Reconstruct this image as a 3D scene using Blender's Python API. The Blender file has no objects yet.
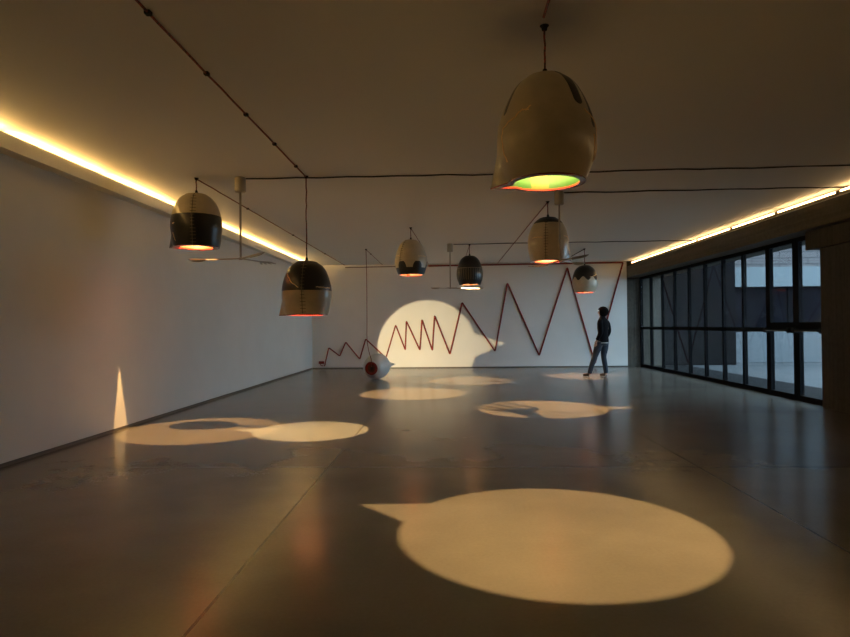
import bpy, bmesh, math, random
from mathutils import Vector, Matrix
import numpy as np
random.seed(7)
PI = math.pi
sc = bpy.context.scene
COL = sc.collection

# ------------------------------------------------------------------ materials
def lin(c):
    return tuple(((v/255)/12.92 if v/255 <= .04045 else ((v/255+.055)/1.055)**2.4) for v in c)

class N:
    """tiny expression helper over Math nodes"""
    nt = None
    def __init__(s, v): s.v = v
    def _m(op, *a):
        n = N.nt.nodes.new('ShaderNodeMath'); n.operation = op
        for i, x in enumerate(a):
            if isinstance(x, N): N.nt.links.new(x.v, n.inputs[i])
            else: n.inputs[i].default_value = x
        return N(n.outputs[0])
    def __add__(s, o): return N._m('ADD', s, o)
    __radd__ = __add__
    def __sub__(s, o): return N._m('SUBTRACT', s, o)
    def __rsub__(s, o): return N._m('SUBTRACT', o, s)
    def __mul__(s, o): return N._m('MULTIPLY', s, o)
    __rmul__ = __mul__
    def __gt__(s, o): return N._m('GREATER_THAN', s, o)
    def __lt__(s, o): return N._m('LESS_THAN', s, o)
def m_(op, *a): return N._m(op, *a)

def mat(name, color=(.5, .5, .5), rough=.5, metal=0, spec=.5, emit=None, estr=0, coat=0):
    m = bpy.data.materials.new(name); m.use_nodes = True
    b = m.node_tree.nodes['Principled BSDF']
    b.inputs['Base Color'].default_value = (*color, 1)
    b.inputs['Roughness'].default_value = rough
    b.inputs['Metallic'].default_value = metal
    b.inputs['Specular IOR Level'].default_value = spec
    b.inputs['Coat Weight'].default_value = coat
    if emit:
        b.inputs['Emission Color'].default_value = (*emit, 1)
        b.inputs['Emission Strength'].default_value = estr
    return m
def bsdf(m): return m.node_tree.nodes['Principled BSDF']
def coords(m):
    nt = m.node_tree; N.nt = nt
    t = nt.nodes.new('ShaderNodeTexCoord'); s = nt.nodes.new('ShaderNodeSeparateXYZ')
    nt.links.new(t.outputs['Object'], s.inputs[0])
    return t.outputs['Object'], N(s.outputs[0]), N(s.outputs[1]), N(s.outputs[2])
def mix(m, fac, a, b):
    nt = m.node_tree
    n = nt.nodes.new('ShaderNodeMix'); n.data_type = 'RGBA'
    for k, x in (('Factor', fac), ('A', a), ('B', b)):
        sock = n.inputs[0] if k == 'Factor' else n.inputs[6 if k == 'A' else 7]
        if isinstance(x, N): nt.links.new(x.v, sock)
        elif hasattr(x, 'links'): nt.links.new(x, sock)
        elif k == 'Factor': sock.default_value = x
        else: sock.default_value = (*x, 1)
    return n.outputs[2]
def noise(m, vec, scale, detail=4, rough=.55, stretch=None, dist=0):
    nt = m.node_tree
    if stretch:
        mp = nt.nodes.new('ShaderNodeMapping'); mp.inputs['Scale'].default_value = stretch
        nt.links.new(vec, mp.inputs[0]); vec = mp.outputs[0]
    n = nt.nodes.new('ShaderNodeTexNoise')
    n.inputs['Scale'].default_value = scale; n.inputs['Detail'].default_value = detail
    n.inputs['Roughness'].default_value = rough; n.inputs['Distortion'].default_value = dist
    nt.links.new(vec, n.inputs['Vector'])
    return N(n.outputs['Fac'])
def setc(m, sock, name='Base Color'):
    m.node_tree.links.new(sock.v if isinstance(sock, N) else sock, bsdf(m).inputs[name])
def bump(m, h, strength=.2, dist=.01):
    nt = m.node_tree; b = nt.nodes.new('ShaderNodeBump')
    b.inputs['Strength'].default_value = strength; b.inputs['Distance'].default_value = dist
    nt.links.new(h.v, b.inputs['Height']); nt.links.new(b.outputs[0], bsdf(m).inputs['Normal'])
def remap(n, a, b): return m_('MULTIPLY', m_('SUBTRACT', n, a), 1/(b-a))
def clamp01(n): return m_('MINIMUM', m_('MAXIMUM', n, 0.0), 1.0)

WHITE = mat('white_paint', (.66, .65, .62), .75, spec=.2)
v, x, y, z = coords(WHITE)
setc(WHITE, mix(WHITE, clamp01(remap(noise(WHITE, v, 1.3, 3), .3, .7)), (.64, .64, .615), (.68, .68, .655)))
bump(WHITE, noise(WHITE, v, 60, 2), .03, .004)
CEIL = mat('ceiling_paint', (.74, .73, .70), .8, spec=.2)

FLOOR = mat('polished_concrete', (.12, .11, .095), .2, spec=.5)
v, x, y, z = coords(FLOOR)
n1 = noise(FLOOR, v, .9, 3, .5); n2 = noise(FLOOR, v, 5, 3, .5); n3 = noise(FLOOR, v, 45, 3, .6)
f = clamp01(remap(n1*.7 + n2*.1 + n3*.2, .32, .68))
base = mix(FLOOR, f, (.125, .113, .092), (.19, .172, .143))
jw = .009
def near(c, val, w): return m_('LESS_THAN', m_('ABSOLUTE', c - val), w)
j = near(x, -1.13, jw)
for c_, val in ((x, 2.24), (y, 5.53), (y, 8.95), (y, 12.4), (y, 15.8), (y, 2.1)):
    j = m_('MAXIMUM', j, near(c_, val, jw if c_ is x else .016))
setc(FLOOR, mix(FLOOR, j, base, (.02, .017, .013)))
setc(FLOOR, m_('ADD', m_('MULTIPLY', n2*.3 + n1*.7, .08), .18), 'Roughness')


CONC = mat('board_marked_concrete', (.2, .17, .135), .85, spec=.2)
v, x, y, z = coords(CONC)
b1 = noise(CONC, v, 3, 4, stretch=(1, .15, 6)); b2 = noise(CONC, v, 14, 4)
setc(CONC, mix(CONC, clamp01(remap(b1*.6+b2*.4, .35, .65)), (.072, .064, .050), (.118, .106, .084)))
bump(CONC, b1, .4, .02)
CONCV = mat('vertical_board_concrete', (.2, .17, .14), .85, spec=.2)
v, x, y, z = coords(CONCV)
b1 = noise(CONCV, v, 3, 4, stretch=(6, 6, .2)); b2 = noise(CONCV, v, 14, 4)
setc(CONCV, mix(CONCV, clamp01(remap(b1*.6+b2*.4, .35, .65)), (.055, .049, .040), (.092, .082, .067)))
bump(CONCV, b1, .4, .02)

GAPDK = mat('shadow_gap_dark', (.09, .08, .065), .5)  # dark colour paints the shade of the recess at the wall foot
FRAME = mat('black_window_frame', (.006, .006, .007), .7, spec=.05)
STEEL = mat('brushed_steel', (.45, .43, .40), .35, metal=.7)
BLACKM = mat('black_metal', (.012, .012, .012), .6, spec=.15)
FANM = mat('grey_enamel', (.30, .28, .25), .4)
ENAMEL = mat('utensil_metal', (.30, .27, .23), .45, metal=.3)
BLACKR = mat('black_cable', (.018, .013, .012), .6)
REDR = mat('red_black_braid', (.12, .02, .015), .6)
v, x, y, z = coords(REDR)
setc(REDR, mix(REDR, noise(REDR, v, 60, 2) > .52, (.24, .030, .020), (.045, .013, .010)))
ROPE = mat('red_rope', (.2, .02, .018), .6)
v, x, y, z = coords(ROPE)
setc(ROPE, mix(ROPE, clamp01(remap(noise(ROPE, v, 45, 2), .4, .6)), (.09, .012, .010), (.34, .034, .024)))
DROPE = mat('dark_red_rope', (.06, .012, .012), .6)
REDB = mat('red_glaze', (.20, .014, .010), .25, coat=.5)
GOLD = mat('gold_repair', (.85, .62, .32), .35, metal=.2)
STITCHD = mat('dark_stitch', (.03, .022, .016), .6)
STITCHL = mat('pale_stitch', (.22, .18, .13), .6)
GLOWT = mat('warm_tube', (.9, .8, .6), .4, emit=(1, .59, .18), estr=54.0)
GLOWR = mat('warm_tube_batten', (.9, .8, .6), .4, emit=(1, .62, .27), estr=16)
BULB = mat('bulb_glass', (.9, .8, .6), .3, emit=(1, .75, .4), estr=6)
BATTEN = mat('batten_metal', (.30, .26, .19), .5)

GLASS = bpy.data.materials.new('window_glass'); GLASS.use_nodes = True
nt = GLASS.node_tree
nt.nodes.remove(nt.nodes['Principled BSDF'])
lw = nt.nodes.new('ShaderNodeLayerWeight'); lw.inputs[0].default_value = .5
N.nt = nt
fr = m_('ADD', m_('MULTIPLY', m_('POWER', N(lw.outputs['Facing']), 5.0), .26), .015)
tr = nt.nodes.new('ShaderNodeBsdfTransparent'); tr.inputs[0].default_value = (.78, .81, .83, 1)
gl = nt.nodes.new('ShaderNodeBsdfGlossy'); gl.inputs['Roughness'].default_value = .01
mx = nt.nodes.new('ShaderNodeMixShader')
nt.links.new(fr.v, mx.inputs[0]); nt.links.new(tr.outputs[0], mx.inputs[1]); nt.links.new(gl.outputs[0], mx.inputs[2])
nt.links.new(mx.outputs[0], nt.nodes['Material Output'].inputs[0])

# ------------------------------------------------------------------ mesh helpers
def obj(name, bm, m, parent=None, smooth=False):
    me = bpy.data.meshes.new(name)
    bmesh.ops.recalc_face_normals(bm, faces=bm.faces)
    bm.to_mesh(me); bm.free()
    if m: me.materials.append(m)
    if smooth:
        for p in me.polygons: p.use_smooth = True
    o = bpy.data.objects.new(name, me); COL.objects.link(o)
    if parent: o.parent = parent
    return o
def tag(o, label, cat, group=None, kind=None):
    o['label'] = label; o['category'] = cat
    if group: o['group'] = group
    if kind: o['kind'] = kind
    return o
def empty(name, loc=(0, 0, 0)):
    o = bpy.data.objects.new(name, None); COL.objects.link(o); o.location = loc
    o.empty_display_size = .1
    return o
def struct(o, label=None):
    o['kind'] = 'structure'
    if label: o['label'] = label
    return o
def box(bm, a, b, bev=0):
    r = bmesh.ops.create_cube(bm, size=1)
    M = Matrix.Translation(Vector([(a[i]+b[i])/2 for i in range(3)])) @ Matrix.Diagonal((*[abs(b[i]-a[i]) for i in range(3)], 1))
    bmesh.ops.transform(bm, matrix=M, verts=r['verts'])
    if bev:
        es = list({e for v_ in r['verts'] for e in v_.link_edges})
        bmesh.ops.bevel(bm, geom=es, offset=bev, segments=2, affect='EDGES', profile=.6)
    return bm
def B(a, b, bev=0): return box(bmesh.new(), a, b, bev)
def sweep(bm, pts, rad, seg=8, closed_ends=True):
    pts = [Vector(p) for p in pts]; rings = []
    prevn = None
    for i, p in enumerate(pts):
        t = (pts[min(i+1, len(pts)-1)] - pts[max(i-1, 0)]).normalized()
        if prevn is None:
            a = Vector((0, 0, 1)) if abs(t.z) < .9 else Vector((1, 0, 0))
            n = t.cross(a).normalized()
        else:
            n = (prevn - t*prevn.dot(t)).normalized()
        prevn = n; b = t.cross(n)
        r = rad(i/(len(pts)-1)) if callable(rad) else rad
        rings.append([bm.verts.new(p + n*math.cos(2*PI*k/seg)*r + b*math.sin(2*PI*k/seg)*r) for k in range(seg)])
    for i in range(len(rings)-1):
        for k in range(seg):
            bm.faces.new((rings[i][k], rings[i][(k+1) % seg], rings[i+1][(k+1) % seg], rings[i+1][k]))
    if closed_ends:
        bm.faces.new(rings[0][::-1]); bm.faces.new(rings[-1])
    return bm
def lathe(bm, prof, c=(0, 0, 0), seg=32):
    c = Vector(c); rings = []
    for r, h in prof:
        if r < 1e-6: rings.append([bm.verts.new(c+Vector((0, 0, h)))])
        else: rings.append([bm.verts.new(c+Vector((r*math.cos(2*PI*k/seg), r*math.sin(2*PI*k/seg), h))) for k in range(seg)])
    for a, b in zip(rings, rings[1:]):
        for k in range(seg):
            k2 = (k+1) % seg
            if len(a) == 1 and len(b) == 1: break
            if len(a) == 1: bm.faces.new((a[0], b[k], b[k2]))
            elif len(b) == 1: bm.faces.new((a[k], a[k2], b[0]))
            else: bm.faces.new((a[k], a[k2], b[k2], b[k]))
    return bm
def densify(pts, step=.05, jitter=0):
    out = []
    for a, b in zip(pts, pts[1:]):
        a = Vector(a); b = Vector(b); n = max(1, int((b-a).length/step))
        for i in range(n): out.append(a.lerp(b, i/n))
    out.append(Vector(pts[-1]))
    if jitter:
        for p in out[1:-1]: p += Vector((random.uniform(-1, 1), random.uniform(-1, 1), random.uniform(-1, 1)))*jitter
    return out

# ------------------------------------------------------------------ room
XL, XR, YB, YF, ZC = -4.24, 5.41, 18.45, -3.5, 3.2
struct(obj('floor', B((XL-.2, YF-.2, -.15), (6.0, 19.2, 0)), FLOOR))
struct(obj('ceiling', B((XL-.2, YF-.2, ZC), (6.9, 19.2, ZC+.3)), CEIL))
struct(obj('wall_left', B((XL-.2, YF, 0), (XL, YB, ZC)), WHITE))
struct(obj('wall_back', B((XL-.2, YB, 0), (XR, YB+.2, ZC)), WHITE))
struct(obj('wall_front', B((XL-.2, YF-.2, 0), (6.3, YF, ZC)), WHITE))
struct(obj('wall_back_recess', B((XR, 18.451, 0), (6.5, YB+.2, ZC)), CONCV))
bm = B((5.65, YF, 0), (6.2, 9.35, 2.7))
struct(obj('wall_right', bm, CONCV))
struct(obj('trim_1', B((5.58, 7.4, 2.42), (6.2, 9.6, 2.70), .004), CONCV))          # projecting capital
bm = B((XR, YF, 2.70), (6.5, YB, 3.04), .006)
struct(obj('trim_2', bm, CONC))                                                    # long concrete beam
struct(obj('trim_3', B((6.2, YF, 3.04), (6.5, YB, ZC)), CONC))                      # upstand behind the tubes
bm = bmesh.new(); box(bm, (XL, YF, 2.98), (XL+.15, YB, 3.085)); box(bm, (XL+.13, YF, 3.085), (XL+.15, YB, 3.125))
struct(obj('trim_4', bm, WHITE))                                                   # light ledge on the left
struct(obj('shadow_gap_left', B((XL, YF, 0), (XL+.012, YB, .035)), GAPDK))  # thin dark strip in place of the shaded gap under the wall
struct(obj('shadow_gap_back', B((XL, YB-.012, 0), (XR, YB, .03)), GAPDK))  # same painted shadow line along the back wall

# glazing: bays between mullions
edges = [18.42, 17.49, 16.55, 15.66, 14.72, 13.82, 12.92, 12.05, 11.13, 10.24, 9.36]
XG0, XG1, ZT = 5.78, 5.85, 2.70
wi = 0; di = 0
for k in range(10):
    y1, y0 = edges[k], edges[k+1]
    isdoor = k >= 8
    l = .035 if not isdoor else .085
    if isdoor: di += 1; nm = 'door_%d' % di
    else: wi += 1; nm = 'window_%d' % wi
    bm = bmesh.new()
    ly1 = .085 if k >= 8 else (.10 if k == 0 else .035)
    ly0 = .085 if k >= 8 else .035
    if k == 7: ly0 = .05
    box(bm, (XG0, y1-ly1, 0), (XG1, y1, ZT)); box(bm, (XG0, y0, 0), (XG1, y0+ly0, ZT))
    e = .0005
    box(bm, (XG0+e, y0+ly0, 0), (XG1-e, y1-ly1, .09)); box(bm, (XG0+e, y0+ly0, ZT-.07), (XG1-e, y1-ly1, ZT))
    zt0, zt1 = (1.13, 1.21) if not isdoor else (1.16, 1.30)
    box(bm, (XG0+e, y0+ly0, zt0), (XG1-e, y1-ly1, zt1))
    fo = obj(nm, bm, FRAME); struct(fo)
    obj('pane', B((5.805, y0+ly0, .09), (5.813, y1-ly1, zt0)), GLASS, fo)
    obj('pane', B((5.805, y0+ly0, zt1), (5.813, y1-ly1, ZT-.07)), GLASS, fo)
    if isdoor:
        bm = bmesh.new()
        box(bm, (XG0-.11, y0+.05, 1.145), (XG0-.085, y1-.04, 1.185), .004)
        box(bm, (XG0-.10, y1-.10, 1.12), (XG0, y1-.04, 1.21), .004)
        box(bm, (XG0-.10, y0+.05, 1.12), (XG0, y0+.11, 1.21), .004)
        obj('push_bar', bm, BLACKM, fo)
        obj('bar_trim', B((XG0-.112, y0+.14, 1.150), (XG0-.1102, y1-.14, 1.158)), BATTEN, fo)

# ------------------------------------------------------------------ fluorescent tubes
def ordinal(i): return ['first', 'second', 'third', 'fourth', 'fifth', 'sixth', 'seventh', 'eighth', 'ninth', 'tenth', 'eleventh', 'twelfth', 'thirteenth', 'fourteenth'][i]
def make_tube(batten, glow):
    r = empty('fluorescent_tube')
    L = 1.56
    bm = sweep(bmesh.new(), [(0, -L/2+.03, 0), (0, L/2-.03, 0)], .014, 10)
    t = obj('tube', bm, glow, r, True)
    for s_ in (-1, 1): obj('end_cap', sweep(bmesh.new(), [(0, s_*L/2, 0), (0, s_*(L/2-.03), 0)], .017, 10), BATTEN, r)
    obj('batten', B((-.02, -L/2, -.045), (.02, L/2, -.018), .003) if not batten else B((.018, -L/2, -.025), (.05, L/2, .02), .003), BATTEN, r)
    return r
def copy_tree(o, parent=None):
    c = o.copy(); COL.objects.link(c)
    if parent: c.parent = parent
    for ch in list(o.children): copy_tree(ch, c)
    return c
pr = make_tube(False, GLOWR); pl_ = make_tube(False, GLOWT)
k = 0; yy = 18.24-.79
while yy > YF+.9:
    o = pr if k == 0 else copy_tree(pr)
    o.location = (5.50, yy, 3.135 if True else 0)
    tag(o, 'bare warm fluorescent tube on the right concrete beam, %s from the back wall' % ordinal(k), 'light', 'warm tubes along the right beam')
    k += 1; yy -= 1.60
nR = k
k = 0; yy = 18.30-.79
while yy > YF+.9:
    o = pl_ if k == 0 else copy_tree(pl_)
    o.location = (XL+.06, yy, 3.085+.046)
    tag(o, 'warm fluorescent tube lying in the left wall ledge, %s from the back wall' % ordinal(k), 'light', 'warm tubes in the left ledge')
    k += 1; yy -= 1.60

# ------------------------------------------------------------------ lamps
H = .68; R0 = .31
PZ = np.array([0, .10, .22, .36, .50, .62, .74, .84, .91, .96, 1.0])
def prof_fn(mouth, egg=0.0, top=1.0):
    pr_ = np.array([mouth, mouth+(1-mouth)*.45, .965, 1.0, .99-.02*egg, .95-.05*egg, .875-.08*egg, .77-.09*egg, .64-.08*egg, .47-.06*egg, 0.0])
    # smooth: interpolate with cosine-weighted local cubic (Catmull-Rom)
    def f(t):
        t = min(max(t, 0), 1)
        if t > .96:
            return pr_[-2]*math.sqrt(max(0, 1-((t-.96)/.04)**2))
        i = int(np.searchsorted(PZ, t, side='right')-1); i = min(i, len(PZ)-3)
        u = (t-PZ[i])/(PZ[i+1]-PZ[i])
        def sl(j):
            if j == 0: return (pr_[1]-pr_[0])/(PZ[1]-PZ[0])
            if j >= len(PZ)-2: return -4.0
            return (pr_[j+1]-pr_[j-1])/(PZ[j+1]-PZ[j-1])
        h = PZ[i+1]-PZ[i]; a, b = pr_[i], pr_[i+1]; da, db = sl(i)*h, sl(i+1)*h
        return (2*u**3-3*u*u+1)*a+(u**3-2*u*u+u)*da+(-2*u**3+3*u*u)*b+(u**3-u*u)*db
    return f
def spike(r, T, w, d):      # straight edge from the tip (T, 0) to the circle at angle w
    return r*math.sin(w)*T/(r*math.sin(w)*math.cos(d) + (T-r*math.cos(w))*math.sin(d))
def adiff(a, b): return abs((a-b+PI) % (2*PI)-PI)
MI, TI = .205, .30          # inner mouth radius, inner tip of the spout
def shade_funcs(f, taild, tipR=.36, start=.42, MI=.205, wd=20, wi=10, TI=.30):
    def outer(th, t):
        r = R0*f(t)
        d = adiff(th, taild); w = math.radians(wd)
        if t < start and d < w:
            r0 = R0*f(start)
            T = r0 + (tipR-r0)*(1-t/start)
            if T > r: r = spike(r, T, w, d)
        return r
    def inner(th, t):
        ro = R0*f(t)-.03
        u = min(t/.16, 1)
        r = MI + (min(ro, 9)-MI)*(u*u*(3-2*u)) if t < .16 else ro
        r = min(r, ro) if t >= .16 else r
        d = adiff(th, taild); w = math.radians(wi)
        s = .32
        if t < s and d < w:
            T = TI + ((R0*f(s)-.03)-TI)*(t/s)
            if T > r: r = spike(r, T, w, d)
        return max(r, .002)
    return outer, inner
def shade_mesh(outer, taild, zs):
    bm = bmesh.new()
    ths = sorted({round(2*PI*k/96, 5) for k in range(96)} | {round((taild+math.radians(a)) % (2*PI), 5) for a in (-24, -20, -16, -13, -10, -7, -4, -2, 0, 2, 4, 7, 10, 13, 16, 20, 24)})
    rings = [[bm.verts.new((outer(th, t)*math.cos(th), outer(th, t)*math.sin(th), t*H)) for th in ths] for t in zs]
    n = len(ths)
    for a, b in zip(rings, rings[1:]):
        for k in range(n): bm.faces.new((a[k], a[(k+1) % n], b[(k+1) % n], b[k]))
    return bm, rings, ths
def ramp_color(m, fac_n, a, b): return mix(m, fac_n, a, b)

CREAM = (.50, .435, .31); BLK = (.006, .0055, .0055)
def shade_mat(name, fn, cream=CREAM):
    m = mat(name, cream, .32, coat=.15)
    v, x, y, z = coords(m)
    ang = m_('ARCTAN2', x, m_('MULTIPLY', y, -1.0))
    n_ = noise(m, v, 9, 5)
    c = mix(m, clamp01(remap(n_, .35, .7)), tuple(k*.86 for k in cream), cream)
    mask, blk = fn(m, v, x, y, z, ang, n_)
    bc = mix(m, clamp01(remap(noise(m, v, 38, 3), .62, .8)), blk, tuple(k*4 for k in blk))
    setc(m, mix(m, mask, c, bc))
    bump(m, noise(m, v, 5, 3), .07, .02)
    return m
def pt_big(m, v, x, y, z, ang, n_):
    def cap(a0, z0, w=.03):
        a = math.radians(a0)
        perp = m_('ABSOLUTE', x*math.cos(a) + y*math.sin(a))
        side = (x*math.sin(a) - y*math.cos(a)) > 0.03
        zz = m_('MAXIMUM', z0 - z, 0.0)
        dd = m_('SQRT', perp*perp + zz*zz)
        return (dd < w)*side
    return m_('MAXIMUM', m_('MAXIMUM', cap(36, .45, .036), cap(60, .325, .030)), cap(-70, .42, .022)), BLK
def lower_black(h): return lambda m, v, x, y, z, ang, n_: ((z + n_*.008) < h, BLK)
def upper_black(h): return lambda m, v, x, y, z, ang, n_: ((z + n_*.008) > h, BLK)
def drips_up(m, v, x, y, z, ang, n_):
    w = m_('COSINE', (ang + .56)*6.0)
    return z < (m_('MULTIPLY', m_('SQRT', clamp01(w*1.1+.35)), .115) + .125), BLK
def drips_down(m, v, x, y, z, ang, n_):
    w = m_('COSINE', (ang + .75)*8.0)
    return z > (.335 - m_('MULTIPLY', w, .045)), BLK
def stripes(m, v, x, y, z, ang, n_):
    s = m_('SINE', ang*34.0) > .86
    line = s*(z < .37)*(z > .10)*(m_('ABSOLUTE', ang) < 1.25)
    hl = (m_('ABSOLUTE', z - .375) < .006)*(m_('ABSOLUTE', ang) < 1.3)
    return 1.0 - m_('MAXIMUM', line*.35, hl*.45), BLK
def cap_tail(m, v, x, y, z, ang, n_):
    return m_('MAXIMUM', (z + n_*.01) > .575, (x > .275)*(z < .27)), BLK
def plain(m, v, x, y, z, ang, n_): return m_('MULTIPLY', z, 0.0), BLK

LORANGE = mat('orange_lining', (.07, .017, .005), .6, spec=.2)
LGREEN = mat('green_yellow_lining', (.05, .1, .02), .7, spec=.1)
v, x, y, z = coords(LGREEN)
setc(LGREEN, mix(LGREEN, m_('ABSOLUTE', x + .008) < .058, (.0035, .022, .002), (.030, .032, .003)))
LPEACH = mat('peach_lining', (.08, .034, .016), .6, spec=.2)

def make_lamp(pos, hookz, fn, label, taildeg, lining=LORANGE, mouth=.84, egg=0., power=60, color=(1, .66, .33),
              seam=None, seamcol=(STITCHD, STITCHD, 0), rim=REDB, knot=False, mi=.205, loff=(0, 0), start=.42, wd=20, wi=11, ti=.30, cream=CREAM, scale=1.0, floorlamp=False,
              tipR=.36, gold=None, prr=None):
    root = empty('pendant_lamp', pos)
    tag(root, label, 'pendant lamp', 'giant ceramic pendant lamps')
    td = math.radians(taildeg)
    f = prof_fn(mouth, egg)
    outer, inner = shade_funcs(f, td, tipR, start, mi, wd, wi, ti)
    zs = [i/40*.9 for i in range(41)] + [.92, .94, .955, .965, .975, .985, .992, .997, .9995]
    bm, rings, ths = shade_mesh(outer, td, zs)
    if not floorlamp: bm.faces.new(rings[-1])
    else:
        # open neck with a rolled edge: drop rings above radius .13
        bad = [v_ for v_ in bm.verts if v_.co.z > .955*H+1e-6]
        bmesh.ops.delete(bm, geom=bad, context='VERTS')
    sh = obj('shade', bm, shade_mat('glaze', fn, cream), root, True)
    # lining (inner surface)
    top = .955
    zi = [i/30*top for i in range(31)]
    bm, rings, ths = shade_mesh(inner, td, zi); bm.faces.new(rings[-1])
    obj('lining', bm, lining, root, True)
    # rim: annulus between outer and inner mouth
    bm = bmesh.new(); n = len(ths); ra = []
    for q, (fn_, zz) in enumerate(((outer, .004), (outer, -.006), (inner, -.006), (inner, .004))):
        off = .002 if q < 2 else -.0015
        ra.append([bm.verts.new(((fn_(th, 0)+off)*math.cos(th), (fn_(th, 0)+off)*math.sin(th), zz)) for th in ths])
    for a, b in zip(ra, ra[1:]+ra[:1]):
        for k_ in range(n): bm.faces.new((a[k_], a[(k_+1) % n], b[(k_+1) % n], b[k_]))
    obj('rim', bm, rim, root)
    # bulb + socket
    obj('bulb', lathe(bmesh.new(), [(0, .590), (.014, .594), (.021, .608), (.016, .624), (.010, .632)], seg=16), BULB, root, True)
    obj('socket', lathe(bmesh.new(), [(0.0, .652), (.018, .652), (.018, .63), (.011, .628), (0, .628)], seg=16), BLACKM, root, True)
    ld = bpy.data.lights.new('bulb_light', 'POINT'); ld.energy = power*11.5; ld.color = (color[0], color[1]*.935, color[2]*.80); ld.shadow_soft_size = .007
    lo = bpy.data.objects.new('bulb_light', ld); COL.objects.link(lo); lo.parent = root; lo.location = (loff[0], loff[1], .572)
    # seam of stitches running over the shade
    def surf(a, zz, off=.003):      # a measured from the front, towards +x
        th = -PI/2 + math.radians(a)
        r = outer(th % (2*PI), zz/H)+off
        return Vector((r*math.cos(th), r*math.sin(th), zz))
    if seam is not None:
        split, mu, ml = seamcol[2], seamcol[0], seamcol[1]
        for (za, zb, mm) in ((max(split, .0), .655, mu), (.01, split, ml)):
            if zb-za < .05: continue
            bm = sweep(bmesh.new(), [surf(seam, za+(zb-za)*i/20) for i in range(21)], .0035, 5)
            zz = za+.02
            while zz < zb-.01:
                w = 9 if int(zz*100) % 2 else 6
                rr = max(outer((-PI/2+math.radians(seam)) % (2*PI), zz/H), .1)
                w = w*.3/rr
                sweep(bm, [surf(seam-w*.55, zz), surf(seam, zz), surf(seam+w*.9, zz)], .0026, 4)
                zz += .042
            obj('stitching', bm, mm, root)
    for g in gold or []:
        pts = []
        for (a0, z0), (a1, z1) in zip(g, g[1:]):
            for i in range(6):
                u = i/6; pts.append(surf(a0+(a1-a0)*u+random.uniform(-1.2, 1.2), z0+(z1-z0)*u+random.uniform(-.005, .005), .001))
        pts.append(surf(*g[-1], .001))
        obj('gold_repair', sweep(bmesh.new(), pts, .0045, 5), GOLD, root)
    if not floorlamp:
        hz = hookz-pos[2]
        pts = [Vector((0, 0, H-.004)), Vector((0, 0, H+.05))]
        nseg = max(4, int((hz-H)/.06))
        for i in range(1, nseg):
            zz = H+.05+(hz-H-.07)*i/nseg
            pts.append(Vector((random.uniform(-.004, .004), random.uniform(-.004, .004), zz)))
        pts.append(Vector((0, 0, hz-.015)))
        obj('cord', sweep(bmesh.new(), pts, .007 if knot else .008, 6), REDR, root, True)
        obj('cord_grip', lathe(bmesh.new(), [(0, H+.045), (.014, H+.04), (.02, H+.0), (.024, H-.008), (0, H-.012)], seg=12), BLACKM, root, True)
        obj('hook', lathe(bmesh.new(), [(0, hz-.035), (.016, hz-.03), (.02, hz-.012), (.03, hz-.001), (0, hz)], seg=14), BLACKM, root, True)
    return root, surf

lamps = {}
lamps[1] = make_lamp((.625, 3.82, 2.20), ZC, pt_big, 'largest and nearest pale ceramic pendant lamp, black stripes at its crown, green and yellow inside',
    157, LGREEN, mouth=.78, egg=1.0, start=.55, wd=26, wi=13, power=66, mi=.207, loff=(-.008, 0), color=(1, .66, .31), knot=True, tipR=.37,
    gold=[[(-28, .38), (-36, .385), (-52, .34), (-66, .31), (-68, .24), (-64, .10)], [(-33, .375), (-26, .40)],
          [(42, .385), (50, .37), (68, .335), (82, .30), (86, .24), (78, .12)], [(58, .25), (64, .17), (70, .10)]])
lamps[2] = make_lamp((-3.18, 7.46, 2.32), ZC, lower_black(.39), 'pale topped pendant lamp with black lower half, leftmost and nearest the left wall',
    178, mouth=.89, egg=.3, start=.5, wd=22, wi=13, mi=.198, loff=(-.006, -.022), power=76, color=(1, .60, .25), seam=13, seamcol=(STITCHD, STITCHL, .39), rim=REDB,
    gold=[[(-40, .27), (-36, .26), (-34, .275)], [(-42, .16), (-38, .10), (-34, .05)]])
lamps[3] = make_lamp((-1.78, 7.47, 1.45), ZC, upper_black(.30), 'low hanging pendant lamp with black upper half and cream lower half',
    177, mouth=.85, egg=.3, start=.35, loff=(-.018, 0), power=66, color=(1, .76, .42), seam=2, seamcol=(STITCHL, STITCHD, .30),
    gold=[[(-48, .50), (-36, .45), (-22, .38), (-6, .33)], [(34, .335), (58, .33), (80, .33)]])
lamps[4] = make_lamp((-.72, 11.55, 2.285), ZC, drips_up, 'egg-shaped cream pendant lamp with black lobes rising from its mouth',
    110, mouth=.80, egg=.8, power=84, color=(1, .66, .33), seam=-38, seamcol=(STITCHD, STITCHD, .0),
    gold=[[(-70, .36), (-50, .35), (-38, .34)], [(30, .33), (50, .34), (72, .33)]])
lamps[5] = make_lamp((.50, 14.1, 2.255), ZC, stripes, 'small all-black pendant lamp with thin pale pinstripes, near the back wall',
    80, LPEACH, mouth=.80, egg=.7, power=62, color=(1, .68, .38), rim=BLACKM)
lamps[6] = make_lamp((1.54, 9.3, 2.275), ZC, cap_tail, 'cream pendant lamp with small black cap and black spout at right, behind a ceiling mobile',
    3, mouth=.86, egg=.4, loff=(.031, -.018), mi=.203, wi=10, ti=.325, power=92, color=(1, .64, .30), seam=-17, seamcol=(STITCHD, STITCHD, .0),
    gold=[[(-60, .34), (-45, .345), (-25, .33)], [(40, .36), (60, .35), (75, .30)]])
lamps[7] = make_lamp((3.42, 15.2, 2.10), ZC, drips_down, 'small pendant lamp with black glaze dripping over cream, nearest the back wall',
    95, LPEACH, mouth=.80, egg=.2, power=62, color=(1, .66, .40),
    gold=[[(12, .36), (28, .38), (45, .41), (60, .43)]])
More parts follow.
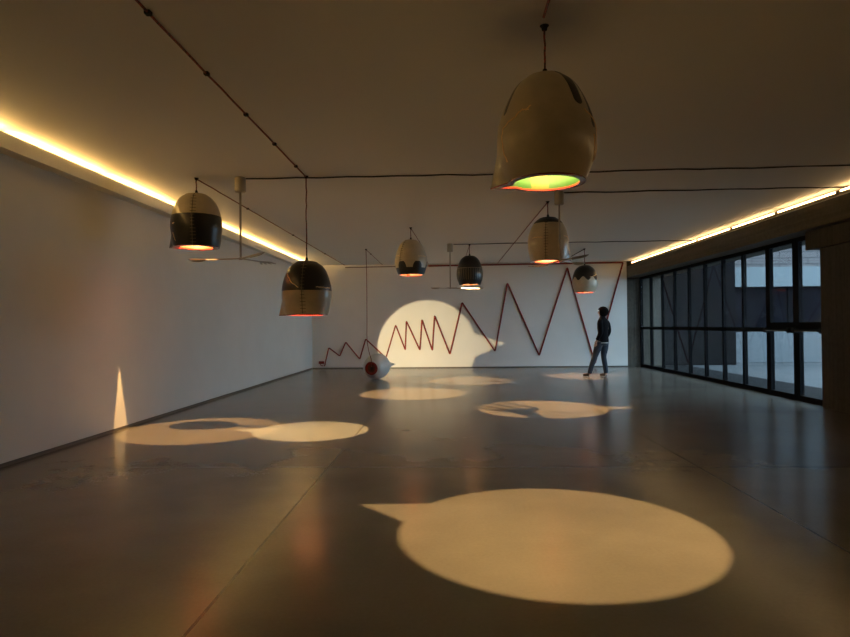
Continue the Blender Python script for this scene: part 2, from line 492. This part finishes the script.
root8, surf8 = make_lamp((-1.80, 14.7, .31), ZC, plain, 'pale grey ceramic lamp lying on the floor with a dark red hole',
    90, mouth=.74, power=62, color=(1, .84, .56), cream=(.60, .62, .60), floorlamp=True, tipR=.39, start=.30, wd=17, wi=13)
# orient lamp 8: local -Z points to the back wall, spout (+Y local) to the right
yaw8, tilt8 = math.radians(14.4), math.radians(4.0)
d8 = Vector((math.sin(yaw8)*math.cos(tilt8), math.cos(yaw8)*math.cos(tilt8), math.sin(tilt8)))
zax = -d8
yax = Vector((math.cos(yaw8), -math.sin(yaw8), .05)); yax = (yax - zax*yax.dot(zax)).normalized()
xax = yax.cross(zax)
M8 = Matrix((xax, yax, zax)).transposed().to_4x4()
root8.rotation_euler = M8.to_euler()
# neck hole with red ring and dark red cup
zr = .955*H; rr8 = R0*prof_fn(.74)(.955)
bm = bmesh.new()
lathe(bm, [(rr8-.008, zr-.012), (rr8+.010, zr-.006), (rr8+.012, zr+.004), (rr8+.002, zr+.012), (rr8-.022, zr+.008), (rr8-.055, zr+.002), (rr8-.06, zr-.003)], seg=40)
obj('neck_ring', bm, REDB, root8, True)
DARKRED = mat('dark_red_cup', (.02, .002, .002), .6, spec=.1)
obj('neck_cup', lathe(bmesh.new(), [(rr8-.06, zr-.003), (rr8-.07, zr-.010), (0, zr-.018)], seg=40), DARKRED, root8, True)
obj('neck_plug', lathe(bmesh.new(), [(.045, zr-.018), (.04, zr+.0), (0, zr+.002)], seg=24), BLACKM, root8, True)
# rest on the floor
bpy.context.view_layer.update()
lo_ = 1e9
for ch in root8.children:
    if ch.name.startswith('shade') or ch.name.startswith('rim'):
        for v_ in ch.data.vertices:
            lo_ = min(lo_, (Matrix.Translation(root8.location) @ M8 @ v_.co).z)
root8.location.z += -lo_ + .001
# shift so that the body centre sits where it lies
c8 = M8 @ Vector((0, 0, .30))
root8.location.x = -1.79 - c8.x; root8.location.y = 14.72 - c8.y
neck = Matrix.Translation(root8.location) @ M8 @ Vector((0, 0, zr+.004))

# ------------------------------------------------------------------ ropes and cables
def cable(name, pts, r, m, label, cat='cable', group=None, jit=.0, step=.25, clips=None):
    o = obj(name, sweep(bmesh.new(), densify(pts, step, jit), r, 6), m, None, True)
    tag(o, label, cat, group)
    for c in clips or []:
        obj('cable_clip', B(tuple(c[i]-s for i, s in enumerate((.018, .02, .012))), tuple(c[i]+s for i, s in enumerate((.018, .02, .012))), .003), BLACKM, o)
    return o
zc = ZC-.012
def run(x, y0, y1, every=1.1):
    n = int(abs(y1-y0)/every)
    return [(x, y0+(y1-y0)*(i+.5)/max(n, 1), zc) for i in range(n)]
cable('ceiling_cable', [(-1.78, YF+.02, zc), (-1.78, 7.44, zc)], .0085, REDR, 'long dark red cable along the ceiling from the foreground to the low half-black lamp', clips=run(-1.78, -.4, 7.4, .85), jit=.002)
cable('ceiling_cable', [(.60, YF+.02, zc), (.60, 3.69, zc)], .0085, REDR, 'short dark red ceiling cable feeding the largest nearest lamp', clips=[(.60, 2.9, zc), (.60, 1.6, zc)], jit=.002)
cable('ceiling_cable', [(-3.18, 7.49, zc), (-3.19, YB-.03, zc)], .008, REDR, 'dark red ceiling cable from the leftmost lamp to the back wall', clips=[(-3.18, 9.4, zc), (-3.185, 12.2, zc), (-3.19, 15.4, zc)], jit=.002)
cable('ceiling_cable', [(-2.02, 14.69, zc), (-2.03, YB-.03, zc)], .008, REDR, 'short red ceiling cable from the floor lamp hook to the back wall', clips=[(-2.025, 15.6, zc)], jit=.002)
cable('ceiling_cable', [(-.72, 11.60, zc), (-.62, 14.0, zc), (-.62, YB-.06, zc)], .007, REDR, 'thin red ceiling cable behind the egg-shaped lamp to the back wall', jit=.002)
cable('ceiling_cable', [(.50, 14.15, zc), (.46, YB-.06, zc)], .007, REDR, 'thin red ceiling cable behind the all-black lamp to the back wall', jit=.002)
cable('ceiling_cable', [(1.54, 9.34, zc), (1.50, YB-.06, zc)], .009, REDR, 'slanting-looking red ceiling cable from the black-capped lamp to the back wall', jit=.002)
cable('ceiling_cable', [(3.42, 15.24, zc), (3.40, YB-.06, zc)], .010, BLACKR, 'short dark ceiling cable from the dripping-glaze lamp to the back wall', jit=.002)
cable('ceiling_cable', [(-2.56, 7.50, zc), (0, 7.52, zc), (5.6, 7.42, zc)], .0095, BLACKR, 'nearest wavy black cable crossing the ceiling to the right wall', jit=.008, step=.3)
cable('ceiling_cable', [(1.66, 8.66, zc), (5.6, 8.62, zc)], .0095, BLACKR, 'middle wavy black cable crossing the ceiling from the second mobile', jit=.007, step=.3)
cable('ceiling_cable', [(.12, 13.95, zc), (5.6, 13.90, zc)], .0095, BLACKR, 'farthest black cable crossing the ceiling from the mobile near the back wall', jit=.005, step=.35)
# wall rope
ZZ = [(-3.87, .085), (-3.84, .12), (-3.82, .24), (-3.72, .65), (-3.38, .39), (-3.19, .82), (-2.76, .29), (-2.57, .91), (-1.95, .32), (-1.64, 1.33), (-1.35, .56), (-1.31, 1.45), (-.90, .55), (-.83, 1.49), (-.52, .54), (-.44, 1.61), (.02, .42), (.41, 2.0), (1.40, .50), (1.80, 2.58), (2.74, .36), (3.62, 3.03), (4.42, .10), (5.30, 3.165)]
def soften(pts, r=.03):
    out = [Vector(pts[0])]
    for a, b, c in zip(pts, pts[1:], pts[2:]):
        a, b, c = Vector(a), Vector(b), Vector(c)
        u, w = (a-b), (c-b); k1 = min(r, u.length*.3); k2 = min(r, w.length*.3)
        p, q = b+u.normalized()*k1, b+w.normalized()*k2
        out += [p, (p+q+b*2)/4, q]
    out.append(Vector(pts[-1])); return out
bm = bmesh.new()
P3 = [(x_, YB-.0245, z_) for x_, z_ in ZZ] + [(1.0, YB-.0245, 3.145), (-.62, YB-.0245, 3.14)]
sweep(bm, soften(P3), lambda u: .018 + .006*min(1, u*1.5), 8)
o = tag(obj('zigzag_rope', bm, ROPE, None, True), 'thick dark red rope fixed in a growing zigzag on the back wall', 'rope')
cable('wall_cable', [(-.64, YB-.016, 3.14), (-3.19, YB-.016, 3.125)], .014, DROPE, 'thin dark cable along the top left of the back wall', jit=.002)
obj_box = empty('socket_box', (-3.95, YB, .19)); tag(obj_box, 'small dark red socket box low on the back wall at its left end', 'socket')
bm = B((-.085, -.05, -.04), (.085, 0, .045), .008); obj('housing', bm, REDB, obj_box)
bm = sweep(bmesh.new(), [(-.03, -.03, -.04), (-.025, -.03, -.075), (.0, -.03, -.095), (.05, -.035, -.10)], .012, 6); obj('plug_lead', bm, REDB, obj_box, True)
# loose cord of the lamp lying on the floor
nk = neck
pts = [(-2.02, 14.66, ZC-.03), (-2.0, 14.60, 2.4), (-1.99, 14.52, 1.5), (-1.97, 14.36, 1.0), (-1.92, nk.y-.12, .72), (nk.x+.01, nk.y-.07, .50), (nk.x, nk.y-.01, nk.z+.04)]
from mathutils.geometry import interpolate_bezier
def smoothpath(pts, n=10):
    P = [Vector(p) for p in pts]; out = []
    for i in range(len(P)-1):
        p0 = P[max(i-1, 0)]; p1 = P[i]; p2 = P[i+1]; p3 = P[min(i+2, len(P)-1)]
        out += list(interpolate_bezier(p1, p1+(p2-p0)/6, p2-(p3-p1)/6, p2, n))[:-1]
    out.append(P[-1]); return out
o = tag(obj('hanging_cord', sweep(bmesh.new(), smoothpath(pts), .009, 6), REDR, None, True), 'thin dark cord hanging from the ceiling down to the lamp on the floor', 'cable')
obj('hook', lathe(bmesh.new(), [(0, -.035), (.016, -.03), (.02, -.012), (.03, -.001), (0, 0)], c=(-2.02, 14.66, ZC), seg=14), BLACKM, o, True)

# ------------------------------------------------------------------ cutlery mobiles
def plate(bm, poly, th, M):
    """extrude a 2D outline (x along the arm, y across) to a thin rounded plate"""
    vs = [bm.verts.new(M @ Vector((p[0], p[1], -th/2 + (p[2] if len(p) > 2 else 0)))) for p in poly]
    vt = [bm.verts.new(M @ Vector((p[0], p[1], th/2 + (p[2] if len(p) > 2 else 0)))) for p in poly]
    bm.faces.new(vs[::-1]); bm.faces.new(vt)
    n = len(poly)
    for i in range(n): bm.faces.new((vs[i], vs[(i+1) % n], vt[(i+1) % n], vt[i]))
def arm_mesh(kind, ang, L):
    M = Matrix.Rotation(ang, 4, 'Z') @ (Matrix.Rotation(math.radians(52), 4, 'X') if kind == 'knife' else Matrix.Identity(4)); bm = bmesh.new()
    if kind == 'spoon':
        hb = L-.235
        plate(bm, [(0, -.012), (hb*.5, -.009), (hb+.02, -.012), (hb+.02, .012), (hb*.5, .009), (0, .012)], .014, M)
        # shallow bowl
        rings = []; seg = 28
        for j, (k_, dz) in enumerate(((1, 0), (.8, -.012), (.5, -.022), (.2, -.026))):
            rings.append([bm.verts.new(M @ Vector((hb+.118+.118*k_*math.cos(2*PI*i/seg), .086*k_*math.sin(2*PI*i/seg)*(1+.1*math.cos(2*PI*i/seg)), dz))) for i in range(seg)])
        top = [[bm.verts.new(v_.co+Vector((0, 0, .008))) for v_ in r] for r in rings]
        for rr_ in (rings, top):
            for a, b in zip(rr_, rr_[1:]):
                for i in range(seg): bm.faces.new((a[i], a[(i+1) % seg], b[(i+1) % seg], b[i]))
            bm.faces.new(rr_[-1])
        for i in range(seg): bm.faces.new((rings[0][i], rings[0][(i+1) % seg], top[0][(i+1) % seg], top[0][i]))
    elif kind == 'fork':
        hb = L-.27
        plate(bm, [(0, -.016), (hb*.5, -.018), (hb*.85, -.026), (hb, -.040), (hb+.04, -.070), (hb+.075, -.080), (hb+.075, .100), (hb+.04, .086), (hb, .046), (hb*.85, .026), (hb*.5, .018), (0, .016)], .012, M)
        for q in range(4):
            yc = -.070+.0533*q; sh_ = .060+.010*q; Lq = L-.016*q
            plate(bm, [(hb+.07, yc-.012), (Lq-.03, yc+sh_-.010), (Lq, yc+sh_), (Lq-.03, yc+sh_+.010), (hb+.07, yc+.012)], .010, M)
    else:
        hb = L*.45
        plate(bm, [(0, -.013), (hb, -.014), (hb+.01, -.025), (L*.8, -.030), (L*.94, -.022), (L, .012), (hb, .014), (0, .013)], .010, M)
    return bm
def mobile(pos, zhub, arms, label):
    r = empty('cutlery_mobile', (pos[0], pos[1], ZC-.001)); tag(r, label, 'mobile', 'ceiling cutlery mobiles')
    h = zhub-ZC
    obj('motor_housing', lathe(bmesh.new(), [(0, -.19), (.06, -.19), (.068, -.18), (.068, -.008), (.062, 0), (0, 0)], seg=28), FANM, r, True)
    obj('rod', sweep(bmesh.new(), [(0, 0, -.185), (0, 0, h+.01)], .014, 10), FANM, r, True)
    obj('hub', lathe(bmesh.new(), [(0, -.018), (.024, -.014), (.026, .012), (.012, .02), (0, .02)], c=(0, 0, h), seg=16), ENAMEL, r, True)
    for kind, a, L in arms:
        o_ = obj(kind+'_arm', arm_mesh(kind, math.radians(a), L), ENAMEL, r); o_.location = (0, 0, h)
    return r
mobile((-2.62, 7.47), 2.17, [('spoon', 172, .71), ('knife', -50, .74), ('fork', 70, .72)], 'ceiling mobile with spoon arm under the leftmost lamp')
mobile((1.59, 8.62), 2.21, [('fork', 101.5, .89), ('spoon', 50, .66), ('knife', -69, .70)], 'ceiling mobile whose rod hangs in front of the black-capped lamp')
mobile((.04, 13.93), 2.165, [('knife', 12, .80), ('spoon', 202, .48), ('fork', 262, .30)], 'farthest ceiling mobile, beside the small all-black lamp')

# ------------------------------------------------------------------ courtyard outside
GR = mat('courtyard_paving', (.32, .34, .35), .8)
v, x, y, z = coords(GR)
setc(GR, mix(GR, clamp01(remap(noise(GR, v, 2.5, 5), .35, .65)), (.045, .050, .053), (.064, .070, .074)))
GDK = mat('dark_gravel_strip', (.07, .07, .07), .9, spec=.05)
v, x, y, z = coords(GDK)
setc(GDK, mix(GDK, noise(GDK, v, 60, 3), (0.0100, 0.0100, 0.0112), (0.0275, 0.0275, 0.0275)))
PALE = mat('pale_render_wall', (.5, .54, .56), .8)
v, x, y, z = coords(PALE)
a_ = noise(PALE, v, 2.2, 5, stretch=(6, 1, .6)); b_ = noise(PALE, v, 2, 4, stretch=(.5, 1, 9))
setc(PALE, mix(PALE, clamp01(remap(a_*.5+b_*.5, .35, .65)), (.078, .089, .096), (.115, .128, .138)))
SLAT = mat('pale_boards', (.62, .68, .70), .7)
v, x, y, z = coords(SLAT)
ln = m_('LESS_THAN', m_('FRACT', z*6.2), .12)
setc(SLAT, mix(SLAT, ln, mix(SLAT, noise(SLAT, v, 2, 4, stretch=(.5, 1, 8)), (.100, .120, .130), (.125, .147, .157)), (0.1054, 0.1240, 0.1302)))
BRK = mat('grey_brick', (.3, .27, .26), .85)
v, x, y, z = coords(BRK)
bt = BRK.node_tree.nodes.new('ShaderNodeTexBrick'); sw = BRK.node_tree.nodes.new('ShaderNodeCombineXYZ')
BRK.node_tree.links.new(x.v, sw.inputs[0]); BRK.node_tree.links.new(z.v, sw.inputs[1]); BRK.node_tree.links.new(sw.outputs[0], bt.inputs['Vector'])
bt.inputs['Color1'].default_value = (0.0961, 0.0868, 0.0868, 1); bt.inputs['Color2'].default_value = (0.0775, 0.0713, 0.0732, 1); bt.inputs['Mortar'].default_value = (0.0496, 0.0465, 0.0484, 1)
bt.inputs['Scale'].default_value = 1; bt.inputs['Brick Width'].default_value = .6; bt.inputs['Row Height'].default_value = .2; bt.inputs['Mortar Size'].default_value = .022
setc(BRK, bt.outputs[0])
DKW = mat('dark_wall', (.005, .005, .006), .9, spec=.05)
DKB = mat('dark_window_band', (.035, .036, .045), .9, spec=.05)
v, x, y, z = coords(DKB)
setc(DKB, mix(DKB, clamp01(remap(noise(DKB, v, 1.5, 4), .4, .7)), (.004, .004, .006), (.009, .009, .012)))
struct(obj('courtyard_ground', B((7.3, -4, -.12), (22, 24, -.005)), GR))
struct(obj('courtyard_strip', B((6.0, -4, -.12), (7.3, 24, -.002)), GDK))
bd = empty('courtyard_building', (12, 20, 0)); tag(bd, 'pale and brick building across the courtyard, seen through the right glass doors', 'building')
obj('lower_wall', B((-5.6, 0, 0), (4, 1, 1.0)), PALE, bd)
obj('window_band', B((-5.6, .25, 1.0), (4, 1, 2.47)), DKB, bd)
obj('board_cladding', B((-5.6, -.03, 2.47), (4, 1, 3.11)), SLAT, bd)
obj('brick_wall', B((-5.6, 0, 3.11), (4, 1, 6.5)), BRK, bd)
bm = bmesh.new()
for i in range(5): box(bm, (-5.6+2.4*i-.04, .2, 1.0), (-5.6+2.4*i+.04, .26, 2.47))
obj('window_post', bm, DKW, bd)
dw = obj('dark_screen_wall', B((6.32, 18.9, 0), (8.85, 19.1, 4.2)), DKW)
tag(dw, 'tall dark wall in the courtyard behind the left window bays', 'wall')

# ------------------------------------------------------------------ person
def skin(name, chains, m, parent, sub=2, rootkey=None):
    """chains: dict key->(co, radius or (rx,ry)), edges list"""
    V, E = chains
    keys = list(V); me = bpy.data.meshes.new(name)
    me.from_pydata([V[k_][0] for k_ in keys], [(keys.index(a), keys.index(b)) for a, b in E], [])
    o_ = bpy.data.objects.new(name, me); COL.objects.link(o_)
    md = o_.modifiers.new('s', 'SKIN'); md.use_smooth_shade = True; md.branch_smoothing = .6
    for i, k_ in enumerate(keys):
        r = V[k_][1]; r = r if isinstance(r, tuple) else (r, r)
        me.skin_vertices[0].data[i].radius = r
        me.skin_vertices[0].data[i].use_root = (k_ == (rootkey or keys[0]))
    sb = o_.modifiers.new('d', 'SUBSURF'); sb.levels = sub; sb.render_levels = sub
    dg = bpy.context.evaluated_depsgraph_get()
    me2 = bpy.data.meshes.new_from_object(o_.evaluated_get(dg))
    bpy.data.objects.remove(o_)
    me2.name = name; me2.materials.clear(); me2.materials.append(m)
    for p in me2.polygons: p.use_smooth = True
    o2 = bpy.data.objects.new(name, me2); COL.objects.link(o2)
    if parent: o2.parent = parent
    return o2
SKIN_M = mat('skin', (.42, .25, .17), .55)
JACK = mat('black_knit', (.006, .006, .007), .95, spec=.08)
JEAN = mat('dark_denim', (.045, .062, .095), .85)
v, x, y, z = coords(JEAN)
setc(JEAN, mix(JEAN, noise(JEAN, v, 12, 4), (.012, .020, .034), (.028, .042, .066)))
SHOE = mat('dark_shoe', (.02, .014, .012), .5)
HAIR = mat('dark_hair', (.005, .0045, .004), .9, spec=.1)
SHIRT = mat('pale_shirt_hem', (.35, .33, .31), .8)
per = empty('person', (3.79, 14.96, 0)); tag(per, 'person in black top and dark jeans looking at the back wall', 'person')
per.rotation_euler = (0, 0, math.radians(143))
V = {'pel': ((0, 0, .93), (.10, .13)), 'wai': ((0, 0, 1.07), (.085, .115)), 'che': ((.0, 0, 1.24), (.10, .145)), 'upc': ((-.005, 0, 1.36), (.085, .13)),
     'nek': ((.0, 0, 1.44), .062), 'ne2': ((.012, 0, 1.48), .060), 'jaw': ((.03, 0, 1.535), (.078, .066)), 'hea': ((.02, 0, 1.60), (.10, .084)), 'top': ((.01, 0, 1.655), (.07, .06))}
E = [('pel', 'wai'), ('wai', 'che'), ('che', 'upc'), ('upc', 'nek'), ('nek', 'ne2'), ('ne2', 'jaw'), ('jaw', 'hea'), ('hea', 'top')]
legs = {'l': [(.03, .09, .86), (.17, .105, .50), (.31, .12, .10), (.31, .12, .05), (.43, .13, .03)], 'r': [(-.01, -.09, .86), (.03, -.105, .50), (-.02, -.11, .10), (-.02, -.11, .05), (.10, -.13, .03)]}
arms = {'l': [(-.01, .165, 1.37), (-.05, .235, 1.12), (.06, .225, .90)], 'r': [(-.01, -.165, 1.37), (-.06, -.235, 1.12), (.05, -.225, .90)]}
for s in 'lr':
    L_ = legs[s]
    for i, (p, r) in enumerate(zip(L_, (.082, .052, .035, .036, .028))):
        V['%sg%d' % (s, i)] = (p, r)
    E += [('pel', s+'g0'), (s+'g0', s+'g1'), (s+'g1', s+'g2'), (s+'g2', s+'g3'), (s+'g3', s+'g4')]
    A = arms[s]; sg = 1 if s == 'l' else -1
    for i, (p, r) in enumerate(zip(A, (.052, .038, .026))): V['%sa%d' % (s, i)] = (p, r)
    E += [('upc', s+'a0'), (s+'a0', s+'a1'), (s+'a1', s+'a2')]
    w = Vector(A[2]); d = (w-Vector(A[1])).normalized()
    pm = w + d*.06 + Vector((0, 0, -.015)); V[s+'pm'] = (tuple(pm), (.032, .018)); E.append((s+'a2', s+'pm'))
    for q in range(4):
        b0 = pm + d*.02 + Vector((.030-.02*q, 0, 0)); ln_ = (.034, .038, .036, .029)[q]
        f1 = b0 + (d*.6+Vector((0, 0, -.8))).normalized()*ln_; f2 = f1 + Vector((.2, -.15*sg, -1)).normalized()*ln_*.8
        V['%sf%da' % (s, q)] = (tuple(b0), .009); V['%sf%db' % (s, q)] = (tuple(f1), .0085); V['%sf%dc' % (s, q)] = (tuple(f2), .007)
        E += [(s+'pm', '%sf%da' % (s, q)), ('%sf%da' % (s, q), '%sf%db' % (s, q)), ('%sf%db' % (s, q), '%sf%dc' % (s, q))]
    t1 = w + d*.03 + Vector((.035, -.01*sg, -.005)); t2 = t1 + Vector((.02, -.01*sg, -.035))
    V[s+'t1'] = (tuple(t1), .011); V[s+'t2'] = (tuple(t2), .009); E += [(s+'a2', s+'t1'), (s+'t1', s+'t2')]
skin('body', (V, E), SKIN_M, per, 2, 'pel')
# face
bm = bmesh.new()
sweep(bm, [(.098, 0, 1.615), (.112, 0, 1.595), (.122, 0, 1.577), (.100, 0, 1.568)], lambda u: .006+.009*u, 8)
obj('nose', bm, SKIN_M, per, True)
for sg in (1, -1):
    bm = bmesh.new(); bmesh.ops.create_uvsphere(bm, u_segments=12, v_segments=8, radius=.012)
    bmesh.ops.translate(bm, verts=bm.verts, vec=(.092, .030*sg, 1.605)); obj('eye', bm, HAIR, per, True)
    bm = bmesh.new(); bmesh.ops.create_uvsphere(bm, u_segments=12, v_segments=8, radius=1)
    bmesh.ops.transform(bm, matrix=Matrix.Translation((.015, .074*sg, 1.59)) @ Matrix.Diagonal((.02, .010, .032, 1)), verts=bm.verts); obj('ear', bm, SKIN_M, per, True)
bm = bmesh.new(); sweep(bm, [(.092, .024, 1.545), (.099, 0, 1.543), (.092, -.024, 1.545)], .006, 6)
obj('mouth', bm, mat('lips', (.3, .1, .08), .5), per, True)
# hair: curly cap, open at the face
bm = bmesh.new(); bmesh.ops.create_icosphere(bm, subdivisions=4, radius=1)
for v_ in bm.verts:
    c = v_.co; k_ = 1 + .05*math.sin(17*c.x+3)*math.sin(15*c.y)*math.sin(19*c.z+1)
    c.x *= .135*k_; c.y *= .130*k_; c.z *= .130*k_
    if c.x > .05 and c.z < .05: c.x = .05 + (c.x-.05)*.1
bmesh.ops.translate(bm, verts=bm.verts, vec=(-.012, 0, 1.605)); obj('hair', bm, HAIR, per, True)
# clothes
def loft(bm, rows, seg=32):
    rings = [[bm.verts.new((cx_+rx*math.cos(2*PI*k_/seg), cy_+ry*math.sin(2*PI*k_/seg), z_)) for k_ in range(seg)] for z_, rx, ry, cx_, cy_ in rows]
    for a, b in zip(rings, rings[1:]):
        for k_ in range(seg): bm.faces.new((a[k_], a[(k_+1) % seg], b[(k_+1) % seg], b[k_]))
    bm.faces.new(rings[0][::-1]); bm.faces.new(rings[-1]); return bm
def limb(bm, P, Rr, seg=16):
    path = smoothpath(P, 8); n_ = len(path)-1
    def rad(u):
        q = u*(len(Rr)-1); i_ = min(int(q), len(Rr)-2); return Rr[i_]+(Rr[i_+1]-Rr[i_])*(q-i_)
    return sweep(bm, path, rad, seg)
bm = loft(bmesh.new(), [(.845, .122, .165, 0, 0), (.90, .130, .172, 0, 0), (1.0, .118, .162, 0, 0), (1.08, .114, .155, 0, 0), (1.2, .126, .176, 0, 0), (1.32, .126, .2, -.005, 0), (1.385, .108, .19, -.005, 0), (1.43, .085, .14, 0, 0), (1.465, .068, .082, .005, 0), (1.50, .060, .068, .01, 0)])
for s, sg in (('l', 1), ('r', -1)):
    limb(bm, [(-.005, .150*sg, 1.38), (-.03, .222*sg, 1.30), (-.05, .245*sg, 1.12), (.0, .24*sg, 1.0), (.05, .228*sg, .92)], [.062, .066, .056, .050, .043])
obj('jumper', bm, JACK, per, True)
bm = loft(bmesh.new(), [(.98, .112, .155, 0, 0), (.90, .120, .162, 0, 0), (.83, .118, .165, 0, 0), (.77, .09, .145, .01, 0)])
for s in 'lr':
    g = legs[s]
    limb(bm, [(g[0][0], g[0][1], .88), ((g[0][0]+g[1][0])/2, g[1][1], .70), g[1], ((g[1][0]+g[2][0])/2, g[2][1], .30), (g[2][0], g[2][1], .085)], [.098, .092, .066, .062, .052])
obj('jeans', bm, JEAN, per, True)
bm = loft(bmesh.new(), [(.828, .124, .168, 0, 0), (.85, .124, .168, 0, 0)])
obj('shirt_hem', bm, SHIRT, per, True)
for s in 'lr':
    hx, hy = legs[s][3][0], legs[s][3][1]; tx, ty = legs[s][4][0], legs[s][4][1]
    dx = Vector((tx-hx, ty-hy, 0)).normalized()
    p0 = Vector((hx, hy, .05))-dx*.04
    VS = {'h': (tuple(p0), (.045, .046)), 'm': (tuple(p0+dx*.10+Vector((0, 0, -.005))), (.045, .042)), 't': (tuple(p0+dx*.21+Vector((0, 0, -.017))), (.045, .030)), 'a': ((hx, hy, .10), (.044, .044))}
    so = skin('shoe', (VS, [('a', 'h'), ('h', 'm'), ('m', 't')]), SHOE, per, 2, 'h')
    zmin = min(v_.co.z for v_ in so.data.vertices)
    for v_ in so.data.vertices:
        if v_.co.z < .003: v_.co.z = .003

# ------------------------------------------------------------------ world, camera
w = bpy.data.worlds.new('dusk_sky'); sc.world = w; w.use_nodes = True
bg = w.node_tree.nodes['Background']; bg.inputs[0].default_value = (.58, .80, .97, 1); bg.inputs[1].default_value = 7.2

cam = bpy.data.cameras.new('camera'); co = bpy.data.objects.new('camera', cam); COL.objects.link(co)
cam.sensor_width = 36; cam.lens = 600/850*36; cam.clip_end = 200; cam.clip_start = .05
Rv = Vector((0.99915496, 0.03996532, -0.00959847)); Uv = Vector((0.0100717, -0.01165655, 0.99988134)); Fv = Vector((-0.0398487, 0.99913307, 0.01204922))
Mc = Matrix((Rv, Uv, -Fv)).transposed().to_4x4(); Mc.translation = (0, 0, 1.3)
co.matrix_world = Mc
sc.camera = co
vs = sc.view_settings
vs.view_transform = 'Standard'; vs.look = 'None'; vs.exposure = 0; vs.gamma = 1; vs.use_curve_mapping = False
sc.cycles.max_bounces = 8; sc.cycles.diffuse_bounces = 5; sc.cycles.glossy_bounces = 4
sc.cycles.transparent_max_bounces = 12
sc.cycles.sample_clamp_indirect = 10.0
